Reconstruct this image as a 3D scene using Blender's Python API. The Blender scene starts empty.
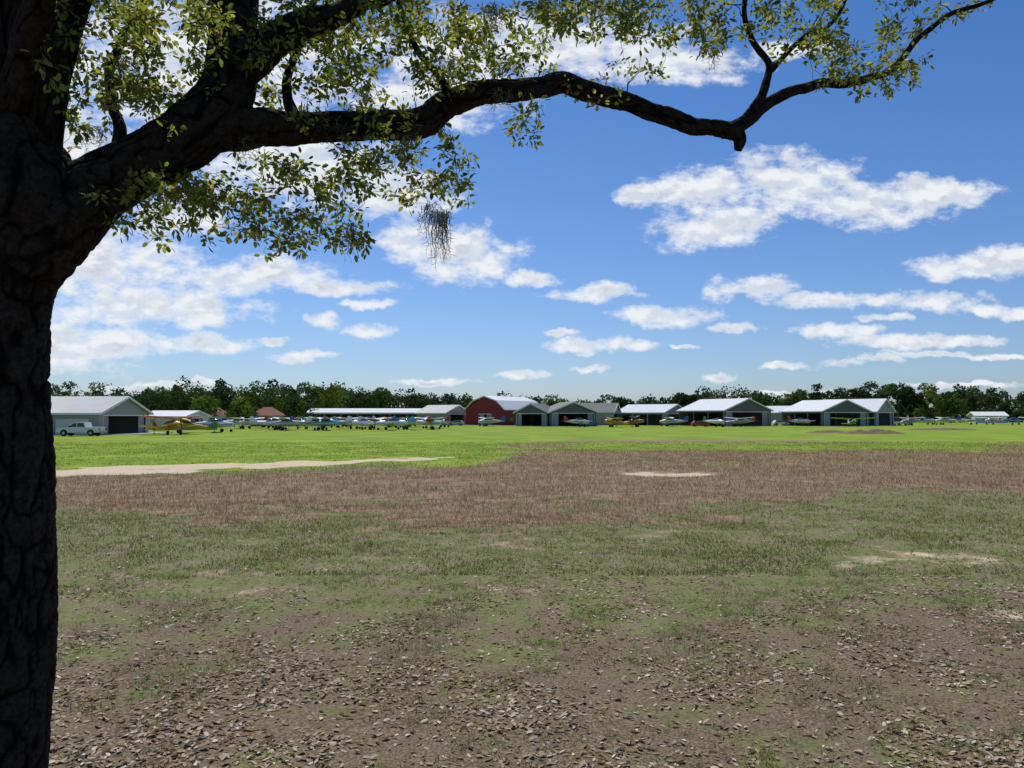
import bpy, math, random
import numpy as np
from mathutils import Vector, Matrix

random.seed(11)
R = np.random.RandomState(5)
scene = bpy.context.scene
F = 769.0; H = 2.7; HZ = 416.0
PITCH = math.atan((HZ-384)/F)

def pdir(px, py):
    cx = (px-512)/F; cz = (384-py)/F
    y = math.cos(PITCH)-math.sin(PITCH)*cz
    z = math.sin(PITCH)+math.cos(PITCH)*cz
    return np.array([cx, y, z])
def W(px, py, d):
    v = pdir(px, py); v = v*(d/v[1])
    return np.array([v[0], v[1], v[2]+H])
def GX(px, d):
    return (px-512)/F*d

# ------------------------------------------------------------- noise
TAB = np.random.RandomState(77).rand(256, 256)
def vn(x, y, s=0, K=None):
    x = np.asarray(x, float); y = np.asarray(y, float)
    xi = np.floor(x).astype(int); yi = np.floor(y).astype(int)
    xf = x-xi; yf = y-yi
    xf = xf*xf*(3-2*xf); yf = yf*yf*(3-2*yf)
    if K:
        x0 = xi % K; x1 = (xi+1) % K
    else:
        x0 = xi; x1 = xi+1
    a = TAB[(x0+s*37) & 255, (yi+s*91) & 255]; b = TAB[(x1+s*37) & 255, (yi+s*91) & 255]
    c = TAB[(x0+s*37) & 255, (yi+1+s*91) & 255]; d = TAB[(x1+s*37) & 255, (yi+1+s*91) & 255]
    return (a*(1-xf)+b*xf)*(1-yf)+(c*(1-xf)+d*xf)*yf
def fbm(x, y, o=4, s=0):
    t = 0; a = 0.5; n = 0
    for i in range(o):
        t = t+a*vn(x*2**i, y*2**i, s+i*3); n += a; a *= 0.5
    return t/n
def sm(a, b, x):
    t = np.clip((x-a)/(b-a), 0, 1); return t*t*(3-2*t)

# ------------------------------------------------------------- mesh helpers
def np_mesh(name, V, Fc, mats, col=None, smooth=False, colname='Col'):
    me = bpy.data.meshes.new(name)
    V = np.asarray(V, np.float32); Fc = np.asarray(Fc, np.int32)
    nf, k = Fc.shape
    me.vertices.add(len(V)); me.vertices.foreach_set('co', V.ravel())
    me.loops.add(nf*k); me.loops.foreach_set('vertex_index', Fc.ravel())
    me.polygons.add(nf); me.polygons.foreach_set('loop_start', np.arange(0, nf*k, k, dtype=np.int32))
    if smooth:
        me.polygons.foreach_set('use_smooth', np.ones(nf, bool))
    me.update(calc_edges=True)
    if col is not None:
        at = me.color_attributes.new(colname, 'FLOAT_COLOR', 'POINT')
        c = np.ones((len(V), 4), np.float32); c[:, :col.shape[1]] = col
        at.data.foreach_set('color', c.ravel())
    for m in mats: me.materials.append(m)
    ob = bpy.data.objects.new(name, me)
    scene.collection.objects.link(ob)
    return ob

class MB:
    def __init__(s): s.v = []; s.f = []; s.m = []; s.sm = []
    def add(s, vs, fs, mat, smooth=False):
        o = len(s.v); s.v += [tuple(map(float, q)) for q in vs]
        for f in fs: s.f.append([i+o for i in f]); s.m.append(mat); s.sm.append(smooth)
    def box(s, c, d, mat=0):
        x, y, z = c; a, b, e = d[0]/2, d[1]/2, d[2]/2
        vs = [(x-a, y-b, z-e), (x+a, y-b, z-e), (x+a, y+b, z-e), (x-a, y+b, z-e),
              (x-a, y-b, z+e), (x+a, y-b, z+e), (x+a, y+b, z+e), (x-a, y+b, z+e)]
        s.add(vs, [(0, 3, 2, 1), (4, 5, 6, 7), (0, 1, 5, 4), (1, 2, 6, 5), (2, 3, 7, 6), (3, 0, 4, 7)], mat)
    def prism(s, poly, a, b, mat=0, axis='y'):
        n = len(poly)
        def mk(p, t):
            if axis == 'y': return (p[0], t, p[1])
            if axis == 'z': return (p[0], p[1], t)
            return (t, p[0], p[1])
        vs = [mk(p, a) for p in poly]+[mk(p, b) for p in poly]
        fs = [tuple(range(n)), tuple(range(2*n-1, n-1, -1))]
        for i in range(n):
            j = (i+1) % n; fs.append((i, i+n, j+n, j))
        s.add(vs, fs, mat)
    def tube(s, p0, p1, r0, r1, n=8, mat=0):
        p0 = Vector(p0); p1 = Vector(p1); d = (p1-p0).normalized()
        u = d.orthogonal().normalized(); w = d.cross(u)
        vs = []
        for p, r in ((p0, r0), (p1, r1)):
            for i in range(n):
                a = 2*math.pi*i/n; vs.append(p+u*math.cos(a)*r+w*math.sin(a)*r)
        fs = [tuple(range(n-1, -1, -1)), tuple(range(n, 2*n))]
        for i in range(n):
            j = (i+1) % n; fs.append((i, j, j+n, i+n))
        s.add(vs, fs, mat)
    def loftx(s, secs, n=12, mat=0, pw=1.0):
        vs = []; fs = []
        for (x, hw, zc, hh) in secs:
            for i in range(n):
                a = 2*math.pi*i/n
                cy = math.copysign(abs(math.cos(a))**pw, math.cos(a)); cz = math.copysign(abs(math.sin(a))**pw, math.sin(a))
                vs.append((x, cy*hw, zc+cz*hh))
        for k in range(len(secs)-1):
            for i in range(n):
                j = (i+1) % n; fs.append((k*n+i, k*n+j, (k+1)*n+j, (k+1)*n+i))
        fs.append(tuple(range(n-1, -1, -1))); fs.append(tuple(range((len(secs)-1)*n, len(secs)*n)))
        s.add(vs, fs, mat, True)
    def build(s, name, mats, loc=(0, 0, 0), yaw=0, parent=None):
        me = bpy.data.meshes.new(name); me.from_pydata(s.v, [], s.f)
        for m in mats: me.materials.append(m)
        for p, mi, q in zip(me.polygons, s.m, s.sm): p.material_index = mi; p.use_smooth = q
        import bmesh
        bm = bmesh.new(); bm.from_mesh(me); bmesh.ops.recalc_face_normals(bm, faces=bm.faces); bm.to_mesh(me); bm.free()
        me.update()
        ob = bpy.data.objects.new(name, me); scene.collection.objects.link(ob)
        ob.location = loc; ob.rotation_euler = (0, 0, math.radians(yaw))
        if parent: ob.parent = parent
        return ob

def empty(name, loc, yaw):
    e = bpy.data.objects.new(name, None); scene.collection.objects.link(e)
    e.location = loc; e.rotation_euler = (0, 0, math.radians(yaw)); e.empty_display_size = 0.5
    return e

# ------------------------------------------------------------- materials
def newmat(name):
    m = bpy.data.materials.new(name); m.use_nodes = True
    nt = m.node_tree; nt.nodes.clear()
    out = nt.nodes.new('ShaderNodeOutputMaterial')
    return m, nt, out
def mat(name, col, rough=0.6, metal=0.0, var=0.15, scale=1.5, bump=0.0, corr=0, corr_axis='X', spec=0.3):
    m, nt, out = newmat(name)
    b = nt.nodes.new('ShaderNodeBsdfPrincipled'); nt.links.new(b.outputs[0], out.inputs[0])
    b.inputs['Roughness'].default_value = rough; b.inputs['Metallic'].default_value = metal
    b.inputs['Specular IOR Level'].default_value = spec
    tc = nt.nodes.new('ShaderNodeTexCoord')
    n = nt.nodes.new('ShaderNodeTexNoise'); n.inputs['Scale'].default_value = scale; n.inputs['Detail'].default_value = 5
    nt.links.new(tc.outputs['Object'], n.inputs['Vector'])
    mx = nt.nodes.new('ShaderNodeMix'); mx.data_type = 'RGBA'
    nt.links.new(n.outputs[0], mx.inputs[0])
    mx.inputs[6].default_value = tuple(c*(1-var) for c in col)+(1,)
    mx.inputs[7].default_value = tuple(min(1, c*(1+var)) for c in col)+(1,)
    nt.links.new(mx.outputs[2], b.inputs['Base Color'])
    if corr:
        w = nt.nodes.new('ShaderNodeTexWave'); w.bands_direction = corr_axis; w.inputs['Scale'].default_value = corr
        nt.links.new(tc.outputs['Object'], w.inputs['Vector'])
        bp = nt.nodes.new('ShaderNodeBump'); bp.inputs['Strength'].default_value = 0.6; bp.inputs['Distance'].default_value = 0.05
        nt.links.new(w.outputs[1], bp.inputs['Height']); nt.links.new(bp.outputs[0], b.inputs['Normal'])
    return m
def foliage_mat(name, trans=0.4, tint=(1.2, 1.25, 0.6)):
    m, nt, out = newmat(name)
    at = nt.nodes.new('ShaderNodeAttribute'); at.attribute_name = 'Col'
    d = nt.nodes.new('ShaderNodeBsdfDiffuse'); t = nt.nodes.new('ShaderNodeBsdfTranslucent')
    mu = nt.nodes.new('ShaderNodeVectorMath'); mu.operation = 'MULTIPLY'; mu.inputs[1].default_value = tint
    nt.links.new(at.outputs['Color'], d.inputs['Color']); nt.links.new(at.outputs['Color'], mu.inputs[0])
    nt.links.new(mu.outputs[0], t.inputs['Color'])
    mx = nt.nodes.new('ShaderNodeMixShader'); mx.inputs[0].default_value = trans
    nt.links.new(d.outputs[0], mx.inputs[1]); nt.links.new(t.outputs[0], mx.inputs[2]); nt.links.new(mx.outputs[0], out.inputs[0])
    return m

# ------------------------------------------------------------- camera, sun, world
cam = bpy.data.cameras.new('camera'); co = bpy.data.objects.new('camera', cam); scene.collection.objects.link(co)
co.location = (0, 0, H); co.rotation_euler = (math.pi/2+PITCH, 0, 0)
cam.sensor_width = 36; cam.lens = 36*F/1024; cam.clip_start = 0.05; cam.clip_end = 9000
scene.camera = co
EL = math.radians(58); AZ = math.radians(-24)
sd = Vector((math.sin(AZ)*math.cos(EL), math.cos(AZ)*math.cos(EL), math.sin(EL)))
sl = bpy.data.lights.new('sun', 'SUN'); sl.energy = 4.2; sl.angle = math.radians(0.53); sl.color = (1, 0.94, 0.84)
so = bpy.data.objects.new('sun', sl); scene.collection.objects.link(so); so.rotation_euler = sd.to_track_quat('Z', 'Y').to_euler()
so.location = (0, 0, 60)

world = bpy.data.worlds.new('World'); scene.world = world; world.use_nodes = True
try:
    world.cycles.sampling_method = 'MANUAL'; world.cycles.sample_map_resolution = 256
except Exception as ex: print(ex)
nt = world.node_tree; nt.nodes.clear(); L = nt.links.new
def N(t, **k):
    n = nt.nodes.new(t)
    for a, b in k.items(): setattr(n, a, b)
    return n
def M(op, a, b=None, c=None, clamp=False):
    n = N('ShaderNodeMath', operation=op); n.use_clamp = clamp
    for i, q in enumerate((a, b, c)):
        if q is None: continue
        if isinstance(q, (int, float)): n.inputs[i].default_value = q
        else: L(q, n.inputs[i])
    return n.outputs[0]
def VM(op, a, b=None, c=None, out=0):
    n = N('ShaderNodeVectorMath', operation=op)
    for i, q in enumerate((a, b, c)):
        if q is None: continue
        if isinstance(q, (tuple, list)): n.inputs[i].default_value = q
        else: L(q, n.inputs[i])
    return n.outputs[out]
def MR(x, a, b, c=0.0, d=1.0, t='SMOOTHSTEP'):
    n = N('ShaderNodeMapRange', interpolation_type=t)
    L(x, n.inputs[0])
    for i, q in enumerate((a, b, c, d)): n.inputs[i+1].default_value = q
    return n.outputs[0]
def MIX(f, a, b):
    n = N('ShaderNodeMix', data_type='RGBA')
    if isinstance(f, (int, float)): n.inputs[0].default_value = f
    else: L(f, n.inputs[0])
    for i, q in ((6, a), (7, b)):
        if isinstance(q, tuple): n.inputs[i].default_value = q+(1,)
        else: L(q, n.inputs[i])
    return n.outputs[2]
def NOISE(v, sc, det=5, ro=0.55, out=0):
    n = N('ShaderNodeTexNoise'); n.inputs['Scale'].default_value = sc; n.inputs['Detail'].default_value = det; n.inputs['Roughness'].default_value = ro
    L(v, n.inputs['Vector']); return n.outputs[out]
sky = N('ShaderNodeTexSky', sky_type='NISHITA'); sky.sun_disc = False
sky.sun_elevation = EL; sky.sun_rotation = AZ; sky.air_density = 1.0; sky.dust_density = 0.6; sky.ozone_density = 2.5
tc = N('ShaderNodeTexCoord'); sp = N('ShaderNodeSeparateXYZ'); L(tc.outputs['Generated'], sp.inputs[0])
yy = M('MAXIMUM', sp.outputs[1], 0.08)
u = M('DIVIDE', sp.outputs[0], yy); v = M('DIVIDE', sp.outputs[2], yy)
cb = N('ShaderNodeCombineXYZ'); L(u, cb.inputs[0]); L(v, cb.inputs[1]); uv = cb.outputs[0]
w1 = VM('MULTIPLY_ADD', NOISE(uv, 9, 2, 0.5, 1), (0.07, 0.035, 0), (-0.035, -0.0175, 0))
w2 = VM('MULTIPLY_ADD', NOISE(uv, 45, 3, 0.55, 1), (0.026, 0.016, 0), (-0.013, -0.008, 0))
uvw = VM('ADD', VM('ADD', uv, w1), w2)
CL = [(700,188,60,24),(785,182,75,34),(865,202,95,24),(935,194,60,17),(715,228,70,22),(640,192,25,12),
 (985,264,85,16),(1012,254,40,14),(595,293,44,10),(755,290,42,14),(805,303,48,9),(665,316,55,12),(925,300,75,11),(995,310,60,8),
 (600,346,55,9),(840,332,50,9),(905,344,60,9),(965,341,50,7),(715,374,20,5),(870,362,48,5),(945,356,60,4),(1000,356,40,3),
 (105,262,95,42),(150,306,125,22),(85,345,75,28),(205,342,55,12),(265,275,75,22),(345,291,50,9),(460,256,60,30),(415,240,45,24),
 (535,278,30,8),(319,323,24,8),(370,330,30,8),(300,354,40,6),(520,373,32,6),(440,381,45,4),(365,306,28,5),(270,341,16,4),
 (200,60,190,75),(390,195,75,28),(520,45,190,38),(430,95,110,32),(670,62,95,22),(290,165,120,38),(60,150,80,60),
 (735,330,30,5),(790,365,26,4),(590,366,22,4),(880,318,30,5),(160,385,70,5),(560,334,20,4),(780,392,60,3),(960,385,60,3),
 (180,215,60,22),(790,50,50,10),(680,345,20,3)]
q = None
for (cx, cy, rx, ry) in CL:
    d0 = pdir(cx, cy); uu = d0[0]/d0[1]; vv = d0[2]/d0[1]; a = rx*1.04/F; b = ry*1.04/F
    w = VM('MULTIPLY_ADD', uvw, (1/a, 1/b, 0), (-uu/a, -vv/b, 0))
    dd = VM('DOT_PRODUCT', w, w, out=1)
    q = dd if q is None else M('SMOOTH_MIN', q, dd, 0.35)
uvs = VM('MULTIPLY', uv, (1, 1.7, 1))
n1 = NOISE(uvs, 21, 9, 0.66)
uvo = VM('ADD', uvs, (-0.004, 0.018, 0))
n2 = NOISE(uvo, 21, 4, 0.52)
n3 = NOISE(uvs, 21, 4, 0.52)
body = M('MAXIMUM', M('SUBTRACT', 1.0, q), -1.0)
dens = M('ADD', M('MULTIPLY', body, 0.62), M('MULTIPLY', M('SUBTRACT', n1, 0.5), 2.4))
front = MR(sp.outputs[1], 0.08, 0.2)
maskc = M('MULTIPLY', MR(dens, -0.14, 0.66), front)
shade = M('MULTIPLY', M('SUBTRACT', n2, n3), 5.0)
shade = MR(shade, -0.5, 0.45)
thick = MR(dens, 0.15, 0.9)
grey = M('MULTIPLY', shade, M('MULTIPLY', thick, 0.9))
ccol = MIX(grey, (8.5, 8.8, 9.2), (5.0, 5.6, 6.6))
el = MR(sp.outputs[2], 0.0, 0.42, t='LINEAR')
tint = MIX(el, (0.70, 0.83, 1.10), (0.38, 0.67, 1.04))
skyc = VM('MULTIPLY', sky.outputs[0], tint)
fin = MIX(maskc, skyc, ccol)
bg = N('ShaderNodeBackground'); bg.inputs['Strength'].default_value = 0.1; L(fin, bg.inputs[0])
wo = N('ShaderNodeOutputWorld'); L(bg.outputs[0], wo.inputs[0])

# ------------------------------------------------------------- ground
def gh(x, y):
    near = 1-sm(60, 95, np.hypot(x, y))
    return (fbm(x/7, y/7, 3, 4)-0.5)*0.20*near+(fbm(x/1.3, y/1.3, 2, 9)-0.5)*0.05*near
def segd(x, y, ax, ay, bx, by):
    dx, dy = bx-ax, by-ay; t = np.clip(((x-ax)*dx+(y-ay)*dy)/(dx*dx+dy*dy), 0, 1)
    return np.hypot(x-ax-t*dx, y-ay-t*dy), t
def masks(x, y):
    w1 = fbm(x/7, y/4, 4, 1)-0.5; w2 = fbm(x/1.5, y/1.5, 3, 2)-0.5; w3 = fbm(x/16, y/5, 3, 3)-0.5
    ys = y+w1*9
    litter = (1-sm(7.0, 17, ys+w2*7))*(0.62+0.38*sm(-0.12, 0.08, w2+w1*0.5))
    lo = 18+6*sm(-1, 12, x); hi = 35+25*sm(-6, 6, x)
    brown = sm(lo-1, lo+6, ys+w2*6)*(1-sm(hi-5, hi+9, ys+w2*5))*(1.0+w2*1.6)
    brown = brown*(1-0.35*sm(33, 40, y)*sm(-0.02, 0.1, w3))
    brown = np.maximum(brown, 0.75*sm(0.02, 0.14, w3+w2*0.3)*sm(34, 44, y)*(1-sm(80, 105, y))*sm(-8, 4, x))
    brown = np.maximum(brown, 0.35*sm(0.05, 0.16, w3)*sm(45, 60, y))
    green = sm(30, 50, ys)
    d, t = segd(x, y, -28, 32.5, -5.5, 48.5)
    wb = fbm(x/2.6, y/2.2, 4, 17)-0.5
    s1 = 0.95*(1-sm(0.35, 1.15, (d+wb*6.5)/(4.9-2.9*t)))*(0.7+0.6*sm(-0.15, 0.1, w2))
    s2 = 0.85*(1-sm(0.3, 1.1, np.hypot((x-8)/2.7, (y-35.5)/1.7)+wb*2.0))
    s3 = 0.55*(1-sm(0.2, 1.2, np.hypot((x-7.6)/2.2, (y-14.2)/2.0)+wb*2.4))
    s4 = 0.52*(1-sm(0.3, 1.2, np.hypot((x-7.0)/1.2, (y-10.4)/0.8)+w2*2.0))
    s5 = 0.27*sm(0.12, 0.22, fbm(x/2.2, y/1.5, 3, 8)-0.5)*(1-sm(18, 26, y))
    sand = np.maximum.reduce([s1, s2, s3, s4, s5])
    return np.clip(brown, 0, 1), np.clip(sand, 0, 1), np.clip(green, 0, 1), np.clip(litter, 0, 1)
n = 600
tt = np.linspace(-1, 1, n); A = 11.0; K = math.asinh(4000/A)
gx = A*np.sinh(K*tt); gy = 18+A*np.sinh(K*tt)
X, Y = np.meshgrid(gx, gy)
Z = gh(X, Y)
V = np.stack([X.ravel(), Y.ravel(), Z.ravel()], 1)
idx = np.arange(n*n).reshape(n, n)
Fc = np.stack([idx[:-1, :-1].ravel(), idx[:-1, 1:].ravel(), idx[1:, 1:].ravel(), idx[1:, :-1].ravel()], 1)
mk = np.stack([a.ravel() for a in masks(X, Y)], 1)

gm, nt, out = newmat('ground_mat'); L = nt.links.new
b = N('ShaderNodeBsdfPrincipled'); b.inputs['Roughness'].default_value = 0.95; b.inputs['Specular IOR Level'].default_value = 0.1
L(b.outputs[0], out.inputs[0])
tc = N('ShaderNodeTexCoord'); P = tc.outputs['Object']
at = N('ShaderNodeAttribute', attribute_name='Mask'); sp = N('ShaderNodeSeparateColor'); L(at.outputs['Color'], sp.inputs[0])
nf = NOISE(P, 14, 6, 0.65); nm = NOISE(P, 1.3, 6, 0.65); nc = NOISE(P, 38, 3, 0.6); nl = NOISE(P, 0.16, 5, 0.6)
def TH(m_, no, amp=0.9):
    return MR(M('ADD', m_, M('MULTIPLY', M('SUBTRACT', no, 0.5), amp)), 0.3, 0.7)
soil = MIX(MR(nc, 0.35, 0.65), (0.145, 0.115, 0.075), (0.28, 0.23, 0.155))
grass = MIX(MR(nf, 0.35, 0.65), (0.10, 0.115, 0.040), (0.19, 0.205, 0.080))
basec = MIX(MR(nm, 0.42, 0.66), grass, soil)
lit = MIX(MR(nc, 0.35, 0.7), (0.095, 0.072, 0.045), (0.25, 0.195, 0.135))
c = MIX(TH(at.outputs['Alpha'], nm, 1.6), basec, lit)
gr = MIX(MR(nl, 0.35, 0.65), (0.145, 0.235, 0.020), (0.235, 0.32, 0.030))
gr = MIX(M('MULTIPLY', MR(nm, 0.45, 0.7), 0.45), gr, (0.28, 0.29, 0.07))
c = MIX(TH(sp.outputs[2], nm, 0.8), c, gr)
br = MIX(MR(nm, 0.35, 0.65), (0.19, 0.122, 0.082), (0.31, 0.21, 0.15))
br = MIX(M('MULTIPLY', MR(nf, 0.48, 0.7), 0.4), br, (0.16, 0.16, 0.06))
c = MIX(M('MULTIPLY', TH(sp.outputs[0], nm, 1.1), 0.92), c, br)
sn = MIX(MR(nf, 0.3, 0.7), (0.44, 0.34, 0.23), (0.66, 0.54, 0.40))
c = MIX(TH(sp.outputs[1], nm, 1.3), c, sn)
L(c, b.inputs['Base Color'])
bp = N('ShaderNodeBump'); bp.inputs['Strength'].default_value = 0.6; bp.inputs['Distance'].default_value = 0.04
L(nf, bp.inputs['Height']); L(bp.outputs[0], b.inputs['Normal'])
np_mesh('ground', V, Fc, [gm], mk, True, 'Mask')

# ------------------------------------------------------------- grass and litter
grassm = foliage_mat('grass_blade_mat', 0.3, (1.1, 1.15, 0.7))
litm = foliage_mat('dry_leaf_mat', 0.12, (1, 0.9, 0.8))
def blades(x, y, h, w, col, lean=0.45):
    n = len(x); z = gh(x, y)
    a = R.rand(n)*2*np.pi; S = np.stack([np.cos(a), np.sin(a), 0*a], 1)
    P0 = np.stack([x, y, z-0.01], 1)
    ln = np.stack([R.randn(n)*lean*h, R.randn(n)*lean*h, h], 1)
    V = np.empty((n, 3, 3)); V[:, 0] = P0-S*w[:, None]/2; V[:, 1] = P0+S*w[:, None]/2; V[:, 2] = P0+ln
    C = np.repeat(col[:, None, :], 3, 1).copy(); C[:, :2] *= 0.8  # blade bases darkened, shade near the ground painted into the colour
    return V.reshape(-1, 3), C.reshape(-1, 3)
def bladecol(x, y):
    br, sa, gr, li = masks(x, y); n = len(x)
    g = np.array([0.225, 0.32, 0.035])[None]*gr[:, None]+np.array([0.19, 0.215, 0.080])[None]*(1-gr[:, None])
    bcol = np.array([0.37, 0.245, 0.18])[None]
    k = (R.rand(n) < br*0.95)[:, None]
    c = np.where(k, bcol, g)*(0.65+0.7*R.rand(n))[:, None]
    straw = (R.rand(n) < 0.12)[:, None]
    return np.where(straw, np.array([0.42, 0.35, 0.21])[None]*(0.7+0.6*R.rand(n))[:, None], c), br, sa, li, k[:, 0]
vs = []; cs = []
n = 300000
y = 13+66*R.rand(n)**1.35; x = (R.rand(n)*2-1)*(0.78*y+4)
c, br, sa, li, isb = bladecol(x, y)
dn = fbm(x/1.0, y/1.0, 3, 12)
keep = (R.rand(n) > (sa-0.12)*3.5) & (R.rand(n) < 0.15+1.2*sm(0.35, 0.6, dn)+0.3*br)
x, y, c, br, isb, sa = x[keep], y[keep], c[keep], br[keep], isb[keep], sa[keep]
h = np.where(isb, 0.07+0.18*R.rand(len(x))*np.minimum(1, 0.4+br), 0.03+0.07*R.rand(len(x)))*(1-0.5*np.minimum(1, sa*3))
w = np.where(isb, 0.012, 0.018)*(0.6+y/35)
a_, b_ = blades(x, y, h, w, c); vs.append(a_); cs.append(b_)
nt_ = 40000
ty = 3.8+21*R.rand(nt_)**1.35; tx = (R.rand(nt_)*2-1)*(0.8*ty+2)
dn = fbm(tx/1.1, ty/0.8, 5, 21)
keep = R.rand(nt_) < (0.12+1.1*sm(0.42, 0.62, dn))*(0.24+0.8*sm(5.5, 12, ty))
tx, ty = tx[keep], ty[keep]
k = 11; x = np.repeat(tx, k)+R.randn(len(tx)*k)*0.055; y = np.repeat(ty, k)+R.randn(len(tx)*k)*0.055
c, br, sa, li, isb = bladecol(x, y)
hh = np.repeat(0.02+0.055*R.rand(len(tx))**1.5, k)*(0.5+R.rand(len(x)))
c = np.where((R.rand(len(x)) < 0.75)[:, None], np.array([0.19, 0.235, 0.080])[None]*(0.6+0.8*R.rand(len(x)))[:, None], c)
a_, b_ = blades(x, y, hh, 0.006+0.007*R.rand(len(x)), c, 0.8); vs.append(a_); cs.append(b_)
V = np.concatenate(vs); C = np.concatenate(cs)
print('blades', len(V)//3)
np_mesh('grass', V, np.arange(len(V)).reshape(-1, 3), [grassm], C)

def leafgeo(P, D, Nn, Ln, Wd, C, fold=0.25):
    D = D/np.linalg.norm(D, axis=1)[:, None]
    S = np.cross(D, Nn); S /= (np.linalg.norm(S, axis=1)[:, None]+1e-9); Nn = np.cross(S, D)
    Ln = Ln[:, None]; Wd = Wd[:, None]; n = len(P)
    V = np.empty((n, 6, 3)); f = Nn*Wd*fold
    V[:, 0] = P; V[:, 3] = P+D*Ln
    V[:, 1] = P+D*Ln*0.32+S*Wd*0.5+f; V[:, 2] = P+D*Ln*0.74+S*Wd*0.42+f
    V[:, 5] = P+D*Ln*0.32-S*Wd*0.5+f; V[:, 4] = P+D*Ln*0.74-S*Wd*0.42+f
    b = np.arange(n)[:, None]*6
    Fc = np.concatenate([b+np.array([[0, 1, 2, 3]]), b+np.array([[0, 3, 4, 5]])])
    return V.reshape(-1, 3), Fc, np.repeat(C, 6, 0)
n = 125000
y = 3.8+20*R.rand(n)**1.5; x = (R.rand(n)*2-1)*(0.78*y+2)
_, sa, _, li = masks(x, y)
dn = fbm(x/0.9, y/0.7, 4, 31)
keep = R.rand(n) < (0.16+li)*(0.2+1.15*sm(0.38, 0.62, dn))*(1-0.8*sa)
x, y = x[keep], y[keep]; n = len(x)
a = R.rand(n)*2*np.pi
D = np.stack([np.cos(a), np.sin(a), R.randn(n)*0.18], 1)
Nn = np.stack([R.randn(n)*0.36, R.randn(n)*0.36, np.ones(n)*np.sign(R.rand(n)-0.35)], 1)
pal = np.array([[0.31, 0.235, 0.155], [0.40, 0.33, 0.24], [0.25, 0.175, 0.11], [0.15, 0.105, 0.065], [0.56, 0.50, 0.41], [0.27, 0.215, 0.135]])
C = pal[R.choice(6, n, p=[.26, .22, .18, .10, .14, .10])]*(0.8+0.4*R.rand(n))[:, None]
Ln = 0.038+0.048*R.rand(n)
V, Fc, C = leafgeo(np.stack([x, y, gh(x, y)+0.002+0.010*R.rand(n)], 1), D, Nn, Ln, Ln*(0.35+0.2*R.rand(n)), C, 0.18)
np_mesh('leaf_litter', V, Fc, [litm], C)

# ------------------------------------------------------------- big oak
barkm, nt, out = newmat('oak_bark_mat'); L = nt.links.new
b = N('ShaderNodeBsdfPrincipled'); b.inputs['Roughness'].default_value = 0.95; b.inputs['Specular IOR Level'].default_value = 0.05; L(b.outputs[0], out.inputs[0])
tc = N('ShaderNodeTexCoord'); at = N('ShaderNodeAttribute', attribute_name='Col')
na = NOISE(tc.outputs['Object'], 30, 6, 0.7); nb = NOISE(tc.outputs['Object'], 3.5, 4, 0.6)
c = MIX(MR(na, 0.3, 0.7), (0.014, 0.012, 0.009), (0.048, 0.040, 0.032))
c = MIX(M('MULTIPLY', MR(nb, 0.55, 0.7), 0.2), c, (0.055, 0.056, 0.04))
c = MIX(MR(at.outputs['Fac'], 0.1, 0.75), (0.006, 0.005, 0.004), c)  # furrows go near-black, crevice shade put into the bark colour
L(c, b.inputs['Base Color'])
bp = N('ShaderNodeBump'); bp.inputs['Strength'].default_value = 0.9; bp.inputs['Distance'].default_value = 0.012
L(na, bp.inputs['Height']); L(bp.outputs[0], b.inputs['Normal'])

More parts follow.
